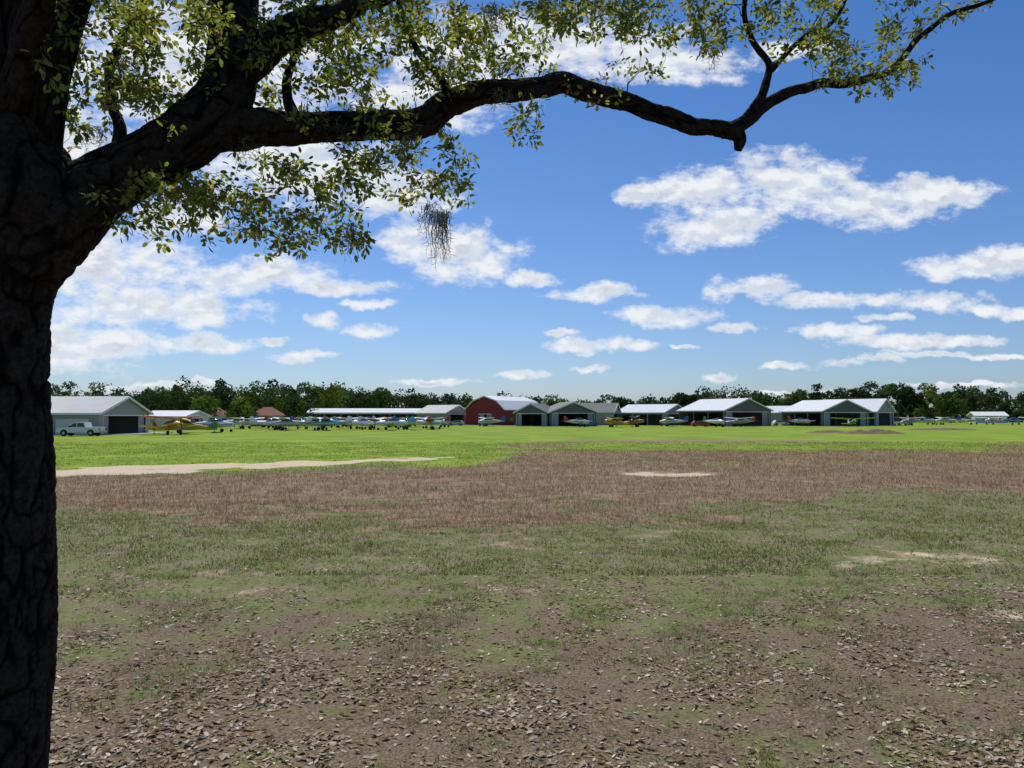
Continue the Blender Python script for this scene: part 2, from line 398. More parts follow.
TV = []; TF = []; TC = []; tv0 = 0
def catmull(P, ds):
    P = np.array(P, float); Q = [P[0]]
    for i in range(len(P)-1):
        p0 = P[max(i-1, 0)]; p1 = P[i]; p2 = P[i+1]; p3 = P[min(i+2, len(P)-1)]
        m = max(2, int(np.linalg.norm((p2-p1)[:3])/ds))
        for k in range(1, m+1):
            t = k/m
            Q.append(0.5*((2*p1)+(-p0+p2)*t+(2*p0-5*p1+4*p2-p3)*t*t+(-p0+3*p1-3*p2+p3)*t**3))
    return np.array(Q)
def limb(Q, nang, Kr, amp, seed):
    """Q: (n,4) centre + radius"""
    global tv0
    P = Q[:, :3]; r = Q[:, 3]; n = len(P)
    T = np.gradient(P, axis=0); T /= np.linalg.norm(T, axis=1)[:, None]+1e-9
    u = np.cross(T[0], [0.3, 1, 0.2]); u /= np.linalg.norm(u); U = [u]
    for i in range(1, n):
        u = U[-1]-T[i]*np.dot(U[-1], T[i]); u /= np.linalg.norm(u); U.append(u)
    U = np.array(U); Wv = np.cross(T, U)
    s = np.concatenate([[0], np.cumsum(np.linalg.norm(np.diff(P, axis=0), axis=1))])
    a = np.linspace(0, 2*np.pi, nang, endpoint=False)
    SS, AA = np.meshgrid(s, a, indexing='ij')
    if amp > 0:
        rr = r.mean(); cell = 2*math.pi*rr/Kr
        wx = (vn(AA/(2*np.pi)*Kr, SS/(cell*2.5), seed+2, Kr)-0.5)*1.3
        n1 = vn(AA/(2*np.pi)*Kr+wx, SS/(cell*3.4), seed, Kr)
        nb_ = vn(AA/(2*np.pi)*Kr, SS/(cell*1.2)+wx, seed+7, Kr)
        n2 = vn(AA/(2*np.pi)*Kr*2, SS/(cell*0.7), seed+5, Kr*2)
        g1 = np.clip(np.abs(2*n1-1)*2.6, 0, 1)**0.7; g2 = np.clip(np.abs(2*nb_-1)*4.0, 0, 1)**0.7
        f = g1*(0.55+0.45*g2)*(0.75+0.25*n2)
        lump = vn(AA/(2*np.pi)*4, SS/(rr*1.8), seed+9, 4)-0.5
        disp = amp*(f-0.6)+r[:, None]*0.13*lump
    else:
        f = np.ones_like(SS)*0.7; disp = 0*SS
    RR = r[:, None]+disp
    V = P[:, None]+(U[:, None]*np.cos(AA)[..., None]+Wv[:, None]*np.sin(AA)[..., None])*RR[..., None]
    idx = np.arange(n*nang).reshape(n, nang)+tv0
    nx = np.roll(idx, -1, 1)
    Fc = np.stack([idx[:-1].ravel(), nx[:-1].ravel(), nx[1:].ravel(), idx[1:].ravel()], 1)
    TV.append(V.reshape(-1, 3)); TF.append(Fc); TC.append(np.repeat(f.reshape(-1, 1), 3, 1)); tv0 += n*nang
def LP(lst):
    o = []
    for (px, py, rp, d) in lst:
        w = W(px, py, d); o.append([w[0], w[1], w[2], rp*d/F])
    return o
TD = 4.3
tb = GX(-8, TD)
trunk = [[tb-0.02, TD, -0.15, 0.42], [tb-0.01, TD, 0.15, 0.345], [tb, TD, 0.6, 0.305]]+LP([(-5, 660, 53, TD), (-6, 500, 51, TD), (-5, 380, 49, TD), (-4, 300, 50, TD), (8, 240, 57, TD), (20, 200, 58, TD), (18, 160, 46, TD), (8, 110, 34, 4.25), (2, 40, 30, 4.2), (0, -60, 27, 4.1), (-20, -200, 22, 3.9), (0, -420, 15, 3.6)])
limbs = [
 (trunk, 200, 34, 0.026),
 (LP([(20, 262, 40, TD), (58, 222, 40, 4.32), (100, 187, 33, 4.4), (150, 160, 29, 4.45), (195, 130, 30, 4.5), (225, 95, 28, 4.6), (232, 55, 24, 4.7), (236, 0, 22, 4.8), (250, -80, 20, 5.0), (300, -190, 17, 5.4), (330, -300, 13, 5.8), (420, -400, 9, 6.5)]), 110, 24, 0.018),
 (LP([(205, 128, 26, 4.55), (245, 128, 22, 4.6), (285, 129, 17, 4.7), (335, 124, 15, 4.8), (385, 124, 14.5, 4.9), (425, 121, 15, 5.0), (450, 106, 13.5, 5.05), (485, 93, 12, 5.1), (530, 87, 11, 5.2), (572, 87, 10.5, 5.3), (612, 99, 9.5, 5.4), (655, 111, 9, 5.5), (700, 127, 8.2, 5.6), (730, 133, 7.8, 5.65), (738, 140, 6.5, 5.65), (737, 150, 3.5, 5.65)]), 64, 14, 0.013),
 (LP([(722, 132, 7, 5.63), (742, 122, 7, 5.68), (768, 103, 6, 5.75), (800, 88, 5.2, 5.85), (850, 82, 4.2, 6.0), (886, 72, 3.6, 6.1), (912, 45, 3.0, 6.15), (945, 18, 2.5, 6.2), (985, 3, 2.0, 6.3), (1020, -14, 1.5, 6.4)]), 20, 8, 0.006),
 (LP([(742, 124, 5.5, 5.68), (762, 96, 4.5, 5.7), (770, 68, 3.6, 5.75), (752, 40, 3.0, 5.75), (745, 5, 2.5, 5.7), (760, -50, 2.2, 5.7)]), 16, 8, 0.004),
 (LP([(233, 75, 22, 4.65), (262, 50, 18, 4.6), (300, 28, 15, 4.6), (345, 12, 11, 4.6), (400, -14, 9.5, 4.6), (480, -60, 8, 4.7), (600, -110, 7, 4.9), (760, -150, 5, 5.3), (880, -180, 3, 5.8)]), 56, 12, 0.012),
 (LP([(25, 215, 30, TD), (38, 165, 22, 4.28), (45, 110, 18, 4.25), (55, 55, 17, 4.2), (72, 5, 15, 4.2), (95, -60, 13, 4.1), (140, -190, 11, 4.1), (240, -330, 8, 4.3)]), 64, 14, 0.012),
 (LP([(10, 130, 20, 4.25), (25, 60, 15, 4.0), (40, 0, 14, 3.8), (60, -120, 12, 3.3), (160, -420, 9, 2.6)]), 48, 12, 0.012),
 (LP([(772, 70, 3, 5.75), (800, 40, 2.4, 5.85), (835, 20, 2.0, 6.0), (850, -15, 1.6, 6.0)]), 10, 6, 0.0),
 (LP([(300, 125, 8, 4.7), (285, 95, 5, 4.8), (292, 60, 4, 4.9), (310, 20, 3.5, 5.0), (318, -30, 3, 5.0)]), 16, 6, 0.004),
 (LP([(452, 104, 6, 5.05), (440, 75, 4, 5.0), (418, 50, 3.2, 5.0), (400, 10, 2.6, 5.0), (398, -20, 2, 5.0)]), 14, 6, 0.003),
 (LP([(112, 180, 10, 4.4), (118, 130, 6, 4.6), (110, 80, 4.5, 4.8), (128, 30, 3.5, 4.9), (150, -20, 3, 5)]), 14, 6, 0.003),
 (LP([(232, -10, 14, 4.8), (150, -110, 10, 5.6), (60, -230, 8, 6.6), (0, -300, 5, 7.6)]), 24, 8, 0.01),
 (LP([(300, -190, 12, 5.4), (420, -260, 10, 6.6), (560, -300, 8, 8.2), (700, -330, 5, 10)]), 24, 8, 0.01),
 (LP([(400, -14, 7, 4.6), (500, -120, 6, 4.2), (700, -330, 5, 3.6), (900, -600, 4, 3.0)]), 20, 8, 0.006),
]
pool = []; poolr = []
for i, (P_, na_, kr, am) in enumerate(limbs):
    ds = 0.013 if i == 0 else (0.014 if i < 3 else 0.03)
    Q = catmull(P_, ds); Q[:, 3] = np.maximum(Q[:, 3], 0.003)
    if i > 0 and i != 1:
        t = np.arange(len(Q))*ds
        wb = np.minimum(t/0.3, 1)*np.minimum(Q[:, 3]*0.6+0.004, 0.02)
        Q[:, 0] += (vn(t*5, t*0, i)-0.5)*wb*1.5; Q[:, 2] += (vn(t*6, t*0, i+20)-0.5)*wb*2
    limb(Q, na_, kr, am, i+1)
    st = 3 if i > 2 else 6
    sel = Q[::st]
    if i == 0: sel = sel[sel[:, 2] > 3.6]
    pool.append(sel[:, :3]); poolr.append(sel[:, 3])
pool = np.concatenate(pool); poolr = np.concatenate(poolr)

tips = []
REG = [(95, 55, 60, 80, 76), (60, 110, 30, 60, 14), (150, 205, 60, 40, 44), (215, 205, 50, 40, 34), (275, 205, 60, 55, 58), (348, 200, 26, 62, 36), (405, 165, 55, 45, 42),
       (465, 185, 30, 26, 14), (165, 60, 60, 70, 66), (300, 75, 80, 60, 78), (400, 55, 80, 55, 88), (500, 40, 70, 38, 66), (525, 130, 28, 26, 9),
       (590, 15, 55, 28, 46), (670, 15, 60, 28, 52), (720, 35, 30, 26, 14), (800, 28, 55, 34, 46), (850, 72, 50, 32, 34), (905, 60, 30, 40, 16), (905, 15, 40, 24, 16),
       (965, 8, 30, 14, 6), (590, 95, 40, 14, 6), (330, 20, 160, 28, 80), (150, 20, 90, 30, 30), (640, 60, 30, 20, 5),
       (300, -70, 330, 50, 60), (720, -55, 260, 36, 50)]
for (cx, cy, rx, ry, k) in REG:
    for _ in range(int(k*1.25)):
        a = random.random()*2*math.pi; r_ = math.sqrt(random.random())
        px = cx+rx*r_*math.cos(a); py = cy+ry*r_*math.sin(a)
        base = 4.5+max(0, px-150)/850*1.6
        tips.append(W(px, py, base+random.gauss(0, 0.38)))
tips = np.array(tips)
def dist_near(p):
    d = np.linalg.norm(pool-p, axis=1); i = d.argmin(); return i, d[i]
order = np.argsort([dist_near(p)[1] for p in tips])
leafP = []; leafD = []; leafS = []
def grow(p, nleaf, lsize, spread, rb=0.004):
    global pool, poolr
    d = np.linalg.norm(pool-p, axis=1)
    i = d.argmin(); a = pool[i]; dd = d[i]
    m = max(3, int(dd/0.05)+1)
    t = np.linspace(0, 1, m)[:, None]
    side = R.randn(3)*0.14*dd; side2 = R.randn(3)*0.05*dd
    up = np.array([0, 0, 0.12*dd])
    Q = a+(p-a)*t+np.sin(t*np.pi)*(side+up)+np.sin(t*2*np.pi)*side2+R.randn(m, 3)*0.006*np.minimum(1, t*3)
    r0 = min(poolr[i]*0.75, 0.003+0.011*dd); rr = r0+(0.0017-r0)*t[:, 0]**0.8
    limb(np.concatenate([Q, rr[:, None]], 1), 4 if r0 < 0.006 else 6, 4, 0.0, 1)
    pool = np.concatenate([pool, Q[1:]]); poolr = np.concatenate([poolr, rr[1:]])
    dr = Q[-1]-Q[-2]; dr /= np.linalg.norm(dr)
    nleaf = int(nleaf*(0.5+R.rand()))
    for _ in range(nleaf):
        tq = 1-abs(R.randn())*0.20; tq = max(0.3, tq); k = int(tq*(m-1)); b0 = Q[k]
        off = R.randn(3); off /= np.linalg.norm(off)
        b1 = b0+off*R.rand()*spread+dr*R.rand()*spread*0.4
        leafP.append(b1); leafD.append(off*0.9+dr*0.5+R.randn(3)*0.3+np.array([0, 0, -0.1])); leafS.append(lsize*(0.55+0.75*R.rand()))
for i in order:
    grow(tips[i], 17, 0.044, 0.065)
nvis = len(leafP)
shade_crown = []  # unseen rest of the crown overhead, added to shade the foreground
while len(shade_crown) < 300:
    x = R.uniform(-9, 8); y = R.uniform(-5, 14); z = R.uniform(4.2, 11.5)
    if y > 0.3 and z < H+0.62*y+1.0+0.05*y: continue
    if ((x+1.5)/9)**2+((y-4.5)/9.5)**2+((z-5)/6.8)**2 > 1: continue
    shade_crown.append([x, y, z])
shade_crown = np.array(shade_crown); order = np.argsort([dist_near(p)[1] for p in shade_crown])
for i in order:
    grow(shade_crown[i], 42, 0.10, 0.5)
lp = np.array(leafP); ld = np.array(leafD); ls = np.array(leafS); n = len(lp)
nn = R.randn(n, 3)*0.7; nn[:, 2] += 0.8
cc = np.array([[0.20, 0.235, 0.06], [0.145, 0.18, 0.05], [0.28, 0.29, 0.085], [0.09, 0.12, 0.04], [0.28, 0.235, 0.11]])
C = cc[R.choice(5, n, p=[.3, .26, .22, .12, .10])]*(0.75+0.5*R.rand(n))[:, None]
LV, LF, LC = leafgeo(lp, ld, nn, ls, ls*(0.38+0.18*R.rand(n)), C, 0.2)
mv = []; mf = []
def moss(px, py, d, n, length, spread):
    o = W(px, py, d)
    for _ in range(n):
        p = o+np.array([R.randn()*spread, R.randn()*spread, R.randn()*0.01]); l = length*(0.35+0.75*R.rand()); k = 9
        for s in range(k):
            q = p+np.array([R.randn()*0.009, R.randn()*0.009, -l/k])
            w_ = 0.0024*(1-s/(k+2)); b0 = len(mv)
            mv.extend([p+[-w_, 0, 0], p+[w_, 0, 0], q+[w_, 0.001, 0], q+[-w_, 0.001, 0]]); mf.append([b0, b0+1, b0+2, b0+3])
            if R.rand() < 0.8:
                e = p+np.array([R.randn()*0.022, R.randn()*0.02, -0.02*R.rand()]); b0 = len(mv)
                mv.extend([p, p+[0, 0, 0.003], e, e+[0, 0, -0.002]]); mf.append([b0, b0+1, b0+2, b0+3])
            p = q
for a_ in [(442, 212, 5.0, 46, 0.36, 0.03), (432, 205, 5.0, 18, 0.2, 0.03), (490, 8, 4.8, 30, 0.17, 0.035), (598, 2, 5.2, 22, 0.18, 0.03), (352, 225, 4.85, 16, 0.25, 0.02), (545, 0, 4.9, 16, 0.14, 0.03),
           (340, 128, 4.8, 30, 0.12, 0.09), (150, 190, 4.4, 20, 0.13, 0.08), (405, 130, 4.95, 30, 0.12, 0.07), (285, 160, 4.6, 10, 0.2, 0.02), (715, 50, 5.6, 14, 0.16, 0.03), (245, 140, 4.55, 18, 0.12, 0.05), (500, 95, 5.1, 20, 0.10, 0.06),
           (95, 130, 4.5, 24, 0.12, 0.05), (210, 190, 4.6, 20, 0.14, 0.05), (365, 90, 4.9, 20, 0.12, 0.04), (130, 60, 4.8, 20, 0.14, 0.05), (450, 60, 5.0, 18, 0.12, 0.04)]:
    moss(*a_)
tree = empty('oak_tree', (0, 0, 0), 0)
ob = np_mesh('trunk_and_limbs', np.concatenate(TV), np.concatenate(TF), [barkm], np.concatenate(TC), True); ob.parent = tree
leafm = foliage_mat('oak_leaf_mat', 0.55, (1.45, 1.45, 0.8))
ob = np_mesh('leaves', LV, LF, [leafm], LC); ob.parent = tree
mossm = foliage_mat('moss_mat', 0.3, (1, 1, 1))
ob = np_mesh('spanish_moss', np.array(mv), np.array(mf), [mossm], np.tile(np.array([[0.16, 0.165, 0.12]]), (len(mv), 1))); ob.parent = tree

# ------------------------------------------------------------- distant trees
treem = foliage_mat('distant_foliage_mat', 0.25, (1.2, 1.3, 0.7))
trunkm = mat('trunk_mat', (0.09, 0.07, 0.055), 0.9)
def crown(x, y, h, w, col, n, fs, low=0.12, lumps=9):
    cs_ = []
    for _ in range(lumps):
        a = R.rand()*2*np.pi; rr = w*0.34*R.rand()**0.5; zz = h*(low+0.22+(0.62-low)*R.rand())
        cs_.append((x+rr*math.cos(a), y+rr*math.sin(a), zz, w*(0.16+0.14*R.rand())))
    cs_ = np.array(cs_); k = R.randint(0, lumps, n); c_ = cs_[k]
    d = R.randn(n, 3); d /= np.linalg.norm(d, axis=1)[:, None]; rad = (0.55+0.5*R.rand(n)**0.6)*c_[:, 3]
    P = c_[:, :3]+d*rad[:, None]*np.array([1, 1, 0.8])
    P[:, 2] = np.clip(P[:, 2], 0.1, None)
    A_ = R.randn(n, 3); A_ /= np.linalg.norm(A_, axis=1)[:, None]; B_ = np.cross(A_, d+0.01); B_ /= np.linalg.norm(B_, axis=1)[:, None]+1e-9
    s = fs*(0.5+R.rand(n))[:, None]
    V = np.stack([P-A_*s*0.5, P+B_*s*0.35, P+A_*s*0.6, P-B_*s*0.4], 1).reshape(-1, 3)
    lk = (0.6+0.8*R.rand(lumps))[k]
    C = np.array(col)[None]*(lk*(0.7+0.6*R.rand(n)))[:, None]
    return V, np.repeat(C, 4, 0)
def solo_tree(x, y, h, w, col, n=1500, fs=0.55, low=0.12):
    V, C = crown(x, y, h, w, col, n, fs, low, 11)
    e = empty('oak_tree', (0, 0, 0), 0)
    o = np_mesh('crown', V, np.arange(len(V)).reshape(-1, 4), [treem], C); o.parent = e
    mb = MB(); mb.tube((x, y, -0.1), (x+0.2, y, h*0.35), 0.035*h, 0.022*h, 8)
    for i in range(4):
        a = i*1.6+R.rand(); mb.tube((x+0.2, y, h*0.33), (x+math.cos(a)*w*0.25, y+math.sin(a)*w*0.25, h*0.6), 0.018*h, 0.007*h, 6)
    mb.build('trunk', [trunkm], parent=e)
G1 = (0.065, 0.10, 0.026); G2 = (0.13, 0.165, 0.035); G3 = (0.042, 0.065, 0.024)
def at_px(px, d): return GX(px, d), d
for (px, d, top, wpx, col) in [(148, 165, 391, 50, G3), (182, 200, 386, 48, G1), (207, 175, 397, 38, G2), (243, 200, 396, 34, G2), (262, 232, 386, 52, G1), (297, 215, 390, 46, G1), (226, 240, 385, 50, G3), (325, 290, 385, 46, G2), (372, 300, 388, 42, G1),
                               (415, 300, 392, 36, G3), (625, 300, 397, 30, G3), (685, 300, 393, 28, G3), (762, 300, 390, 32, G1), (795, 310, 390, 34, G1), (905, 310, 384, 34, G3), (860, 320, 387, 26, G3), (950, 300, 390, 30, G1)]:
    x, y = at_px(px, d); h = H+(HZ-top)/F*d
    solo_tree(x, y, h, wpx/F*d, col, 1700, d/330)
vs = []; cs = []
def ridge_top(px):
    xs = [-400, 40, 120, 200, 300, 400, 470, 540, 620, 690, 760, 820, 880, 930, 1024, 1500]
    ys = [383, 383, 385, 381, 377, 386, 394, 397, 395, 391, 388, 385, 379, 379, 386, 383]
    return np.interp(px, xs, ys)
for row, (d0, dd, cnt) in enumerate([(330, 25, 150), (400, 30, 160)]):
    for i in range(cnt):
        px = -420+1900*(i+R.rand())/cnt; d = d0+R.randn()*dd*0.5
        sm_ = 1 if px > 780 else 0
        top = ridge_top(px)+R.randn()*3.5+(2 if row == 0 else 0)+R.rand()*7-1; h = max(4.5, H+(HZ-top)/F*d); w = (20+18*R.rand())/F*d*(0.75 if sm_ else 1)
        g = R.rand(); col = np.array(G3)*(1-g)+np.array(G1)*g
        if R.rand() < 0.25: col = np.array(G2)*0.9
        col = col*0.9+np.array([0.012, 0.016, 0.020])*(1+row)  # back row tinted bluer, distance haze put into the leaf colour
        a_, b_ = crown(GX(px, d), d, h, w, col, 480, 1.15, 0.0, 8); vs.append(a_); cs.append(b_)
    n = 9000; px = R.uniform(-420, 1480, n); d = d0+R.randn(n)*8+10
    P = np.stack([(px-512)/F*d, d, R.rand(n)**0.8*5.6], 1); A_ = R.randn(n, 3)*0.7; B_ = R.randn(n, 3)*0.7
    vs.append(np.stack([P-A_, P+B_, P+A_, P-B_], 1).reshape(-1, 3)); cs.append(np.repeat(np.array([0.05, 0.066, 0.035])[None]*(0.5+R.rand(n))[:, None], 4, 0))
V = np.concatenate(vs); C = np.concatenate(cs)
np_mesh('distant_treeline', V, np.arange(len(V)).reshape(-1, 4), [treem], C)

# ------------------------------------------------------------- buildings
M_white = mat('white_metal', (0.66, 0.67, 0.67), 0.4, 0, 0.06, 0.4, corr=3.0, corr_axis='Y')
M_whiteroof = mat('white_roof_metal', (0.78, 0.79, 0.80), 0.35, 0, 0.08, 0.4, corr=3.0, corr_axis='Y')
M_grey = mat('grey_metal', (0.32, 0.33, 0.33), 0.45, 0, 0.10, 0.5, corr=3.0, corr_axis='Y')
M_greyroof = mat('galvanised_roof', (0.36, 0.37, 0.37), 0.45, 0.1, 0.15, 0.4, corr=3.0, corr_axis='Y')
M_dkroof = mat('weathered_roof', (0.15, 0.15, 0.14), 0.6, 0, 0.2, 0.5, corr=3.0, corr_axis='Y')
M_red = mat('barn_red', (0.27, 0.035, 0.03), 0.6, 0, 0.2, 0.7)
M_tan = mat('tan_metal', (0.40, 0.37, 0.31), 0.5, 0, 0.1, 0.5, corr=3.0, corr_axis='Y')
M_trim = mat('white_trim', (0.8, 0.8, 0.79), 0.4, 0, 0.04)
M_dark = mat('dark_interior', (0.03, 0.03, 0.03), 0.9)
M_conc = mat('concrete', (0.38, 0.36, 0.33), 0.9, 0, 0.15, 2)
M_glass = mat('window_glass', (0.03, 0.04, 0.05), 0.08, 0, 0.1, spec=0.8)
M_redroof = mat('terracotta_roof', (0.22, 0.08, 0.055), 0.8, 0, 0.2, 1)
M_wood = mat('timber_post', (0.22, 0.17, 0.12), 0.8, 0, 0.2, 2)

def hangar(name, x, y, w, dp, eave, ridge, yaw, wallm, roofm, opening=0.8, doorh=None, gambrel=False, panels=True, sidedoor=0, openside=False):
    e = empty(name, (x, y, 0), yaw); t = 0.12
    h2 = w/2; y0 = -dp/2; y1 = dp/2
    if gambrel:
        mid = (h2*0.62, eave+(ridge-eave)*0.62); prof = [(-h2, eave), (-mid[0], mid[1]), (0, ridge), (mid[0], mid[1]), (h2, eave)]
    else: prof = [(-h2, eave), (0, ridge), (h2, eave)]
    dh = doorh or eave*0.93; ow = h2*opening
    mb = MB()
    mb.prism([(-h2, dh), (h2, dh)]+prof[::-1], y0, y0+t)
    mb.box(((-h2-ow)/2, y0+t/2, dh/2-0.01), (h2-ow, t, dh-0.02)); mb.box(((h2+ow)/2, y0+t/2, dh/2-0.01), (h2-ow, t, dh-0.02))
    mb.prism([(-h2, 0), (h2, 0)]+prof[::-1], y1-t, y1)
    for s in (-1, 1):
        if s == -1 and openside:
            mb.box((s*(h2-t/2), 0, eave-0.25), (t, dp-2*t-0.01, 0.5))
            k = max(2, int(dp/5))
            for i in range(k+1):
                mb.box((s*(h2-t/2), y0+0.35+(dp-0.7)*i/k, (eave-0.5)/2), (t, 0.35, eave-0.51))
        else: mb.box((s*(h2-t/2), 0, eave/2), (t, dp-2*t-0.01, eave))
    mb.build('walls', [wallm], parent=e)
    o = 0.45; th = 0.14; sl = (prof[1][1]-eave)/(h2+prof[1][0]); up = 0.05
    top = [(-h2-o, eave-o*sl+up+th)]+[(a, b+up+th) for a, b in prof[1:-1]]+[(h2+o, eave-o*sl+up+th)]
    bot = [(a, b-th) for a, b in top]
    mb = MB(); mb.prism(top+bot[::-1], y0-0.5, y1+0.5); mb.build('roof', [roofm], parent=e)
    mb = MB()
    for yy in (y0-0.56, y1+0.51):
        mb.prism([(a, b+0.03) for a, b in top]+[(a, b-0.34) for a, b in top[::-1]], yy, yy+0.05)
    for s in (-1, 1): mb.box((s*(h2+o+0.04), 0, eave-o*sl+up), (0.06, dp+1.0, 0.24))
    mb.box((0, y0-0.03, dh-0.1), (2*ow, 0.05, 0.18))
    for s in (-1, 1): mb.box((s*(ow+0.06), y0-0.04, (dh-0.2)/2), (0.1, 0.06, dh-0.2))
    mb.build('trim', [M_trim], parent=e)
    mb = MB(); mb.box((0, y0-1.5, 0.03), (w, 5, 0.1)); mb.build('apron', [M_conc], parent=e)
    mb = MB()
    if panels:
        for s in (-1, 1):
            mb.box((s*(ow-h2*0.14), y0+t+0.12, dh/2), (h2*0.24, 0.06, dh-0.05))
    k = 3 if dp > 12 else 2
    for i in range(k):
        if not openside: mb.box((-h2-0.03, y0+dp*(i+0.5)/k, 1.7), (0.04, 1.1, 0.8))
        mb.box((h2+0.03, y0+dp*(i+0.5)/k, 1.7), (0.04, 1.1, 0.8))
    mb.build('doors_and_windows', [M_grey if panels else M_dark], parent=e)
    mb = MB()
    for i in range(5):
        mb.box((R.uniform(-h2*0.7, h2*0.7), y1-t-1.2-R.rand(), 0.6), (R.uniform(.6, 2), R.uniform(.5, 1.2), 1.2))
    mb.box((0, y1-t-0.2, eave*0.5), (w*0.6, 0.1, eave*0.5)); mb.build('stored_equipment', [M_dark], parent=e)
    if sidedoor:
        mb = MB()
        for i in range(sidedoor):
            yy = y0+dp*(i+0.5)/sidedoor
            mb.box((-h2-0.05, yy, 1.15), (0.05, dp/sidedoor*0.62, 2.25))
        mb.build('side_doors', [M_white], parent=e)
    return e
hangar('aircraft_hangar', -58.5-15, 116.5, 15, 30, 3.1, 5.5, 90, M_grey, M_greyroof, 0.86, 2.9, sidedoor=4)
hangar('aircraft_hangar', GX(172, 150), 152, 8, 9, 2.6, 3.6, 80, M_white, M_whiteroof, 0.5)
hangar('aircraft_hangar', GX(443, 235), 236, 11, 12, 3.6, 5.9, 52, M_grey, M_greyroof, 0.8)
hangar('red_barn', GX(505, 228), 235, 14, 21, 4.8, 8.5, -34, M_red, M_whiteroof, 0.32, 3.4, gambrel=True)
hangar('aircraft_hangar', GX(538, 206), 208, 9, 11, 3.7, 5.9, -20, M_dkroof, M_dkroof, 0.88)
hangar('aircraft_hangar', GX(567, 206), 208, 12.5, 13, 3.8, 6.3, 12, M_dkroof, M_dkroof, 0.9)
hangar('aircraft_hangar', GX(598, 226), 230, 9, 12, 3.9, 6.4, 70, M_tan, M_dkroof, 0.8)
hangar('aircraft_hangar', GX(655, 225), 229, 14, 16, 3.7, 6.0, 48, M_grey, M_whiteroof, 0.84, openside=True)
hangar('aircraft_hangar', GX(730, 208), 214, 17, 18, 4.2, 7.3, 28, M_dkroof, M_whiteroof, 0.9, openside=True)
hangar('aircraft_hangar', GX(787, 262), 264, 10, 12, 3.9, 6.0, 50, M_grey, M_whiteroof, 0.8)
hangar('aircraft_hangar', GX(830, 210), 214, 16, 16, 4.0, 7.0, 20, M_dkroof, M_whiteroof, 0.9, openside=True)
hangar('aircraft_hangar', GX(864, 216), 222, 12, 17, 4.0, 7.4, 42, M_grey, M_whiteroof, 0.88, openside=True)
hangar('storage_shed', GX(990, 300), 302, 8, 11, 2.8, 4.2, 78, M_white, M_whiteroof, 0.6)
hangar('storage_shed', GX(640, 300), 300, 10, 14, 3, 4.6, 80, M_tan, M_greyroof, 0.6)
def open_hangar(x, y, w, dp, h0, h1):
    e = empty('open_front_hangar', (x, y, 0), 4)
    mb = MB(); nb = 7
    mb.box((0, dp/2, h0/2), (w, 0.12, h0))
    for i in range(nb+1):
        xx = -w/2+w*i/nb; mb.box((xx, 0.3, h0/2), (0.14, dp-0.8, h0-0.1))
    mb.build('walls', [M_grey], parent=e)
    mb = MB(); mb.prism([(-dp/2-0.6, h0+0.1), (0, h1), (dp/2+0.6, h0+0.1), (dp/2+0.6, h0-0.05), (0, h1-0.15), (-dp/2-0.6, h0-0.05)], -w/2-0.4, w/2+0.4, axis='x')
    mb.build('roof', [M_whiteroof], parent=e)
    mb = MB(); mb.box((0, -dp/2-0.64, h0-0.05), (w+0.8, 0.06, 0.42)); mb.build('fascia', [M_trim], parent=e)
    mb = MB()
    for i in range(nb+1): mb.box((-w/2+w*i/nb, -dp/2-0.3, h0/2-0.12), (0.2, 0.2, h0-0.2))
    mb.build('posts', [M_wood], parent=e)
open_hangar(GX(364, 236), 242, 35, 11, 3.6, 5.1)
def house(x, y, w, dp, yaw, wm):
    e = empty('house', (x, y, 0), yaw); mb = MB()
    mb.box((0, 0, 1.4), (w, dp, 2.8)); mb.build('walls', [wm], parent=e)
    mb = MB(); a, b = w/2+.5, dp/2+.5
    mb.add([(-a, -b, 2.82), (a, -b, 2.82), (a, b, 2.82), (-a, b, 2.82), (-a+b, 0, 5.1), (a-b, 0, 5.1)], [(0, 1, 5, 4), (1, 2, 5), (2, 3, 4, 5), (3, 0, 4), (3, 2, 1, 0)], 0)
    mb.build('roof', [M_redroof], parent=e)
    mb = MB()
    for i in (-0.32, -0.1, 0.3): mb.box((w*i, -dp/2-0.02, 1.5), (1.3, 0.06, 1.1))
    mb.box((w*0.1, -dp/2-0.02, 1.05), (1.0, 0.06, 2.1)); mb.build('windows_and_door', [M_glass], parent=e)
house(GX(268, 206), 206, 8, 6, 10, M_tan)
house(GX(212, 222), 225, 8, 6, 20, M_white)

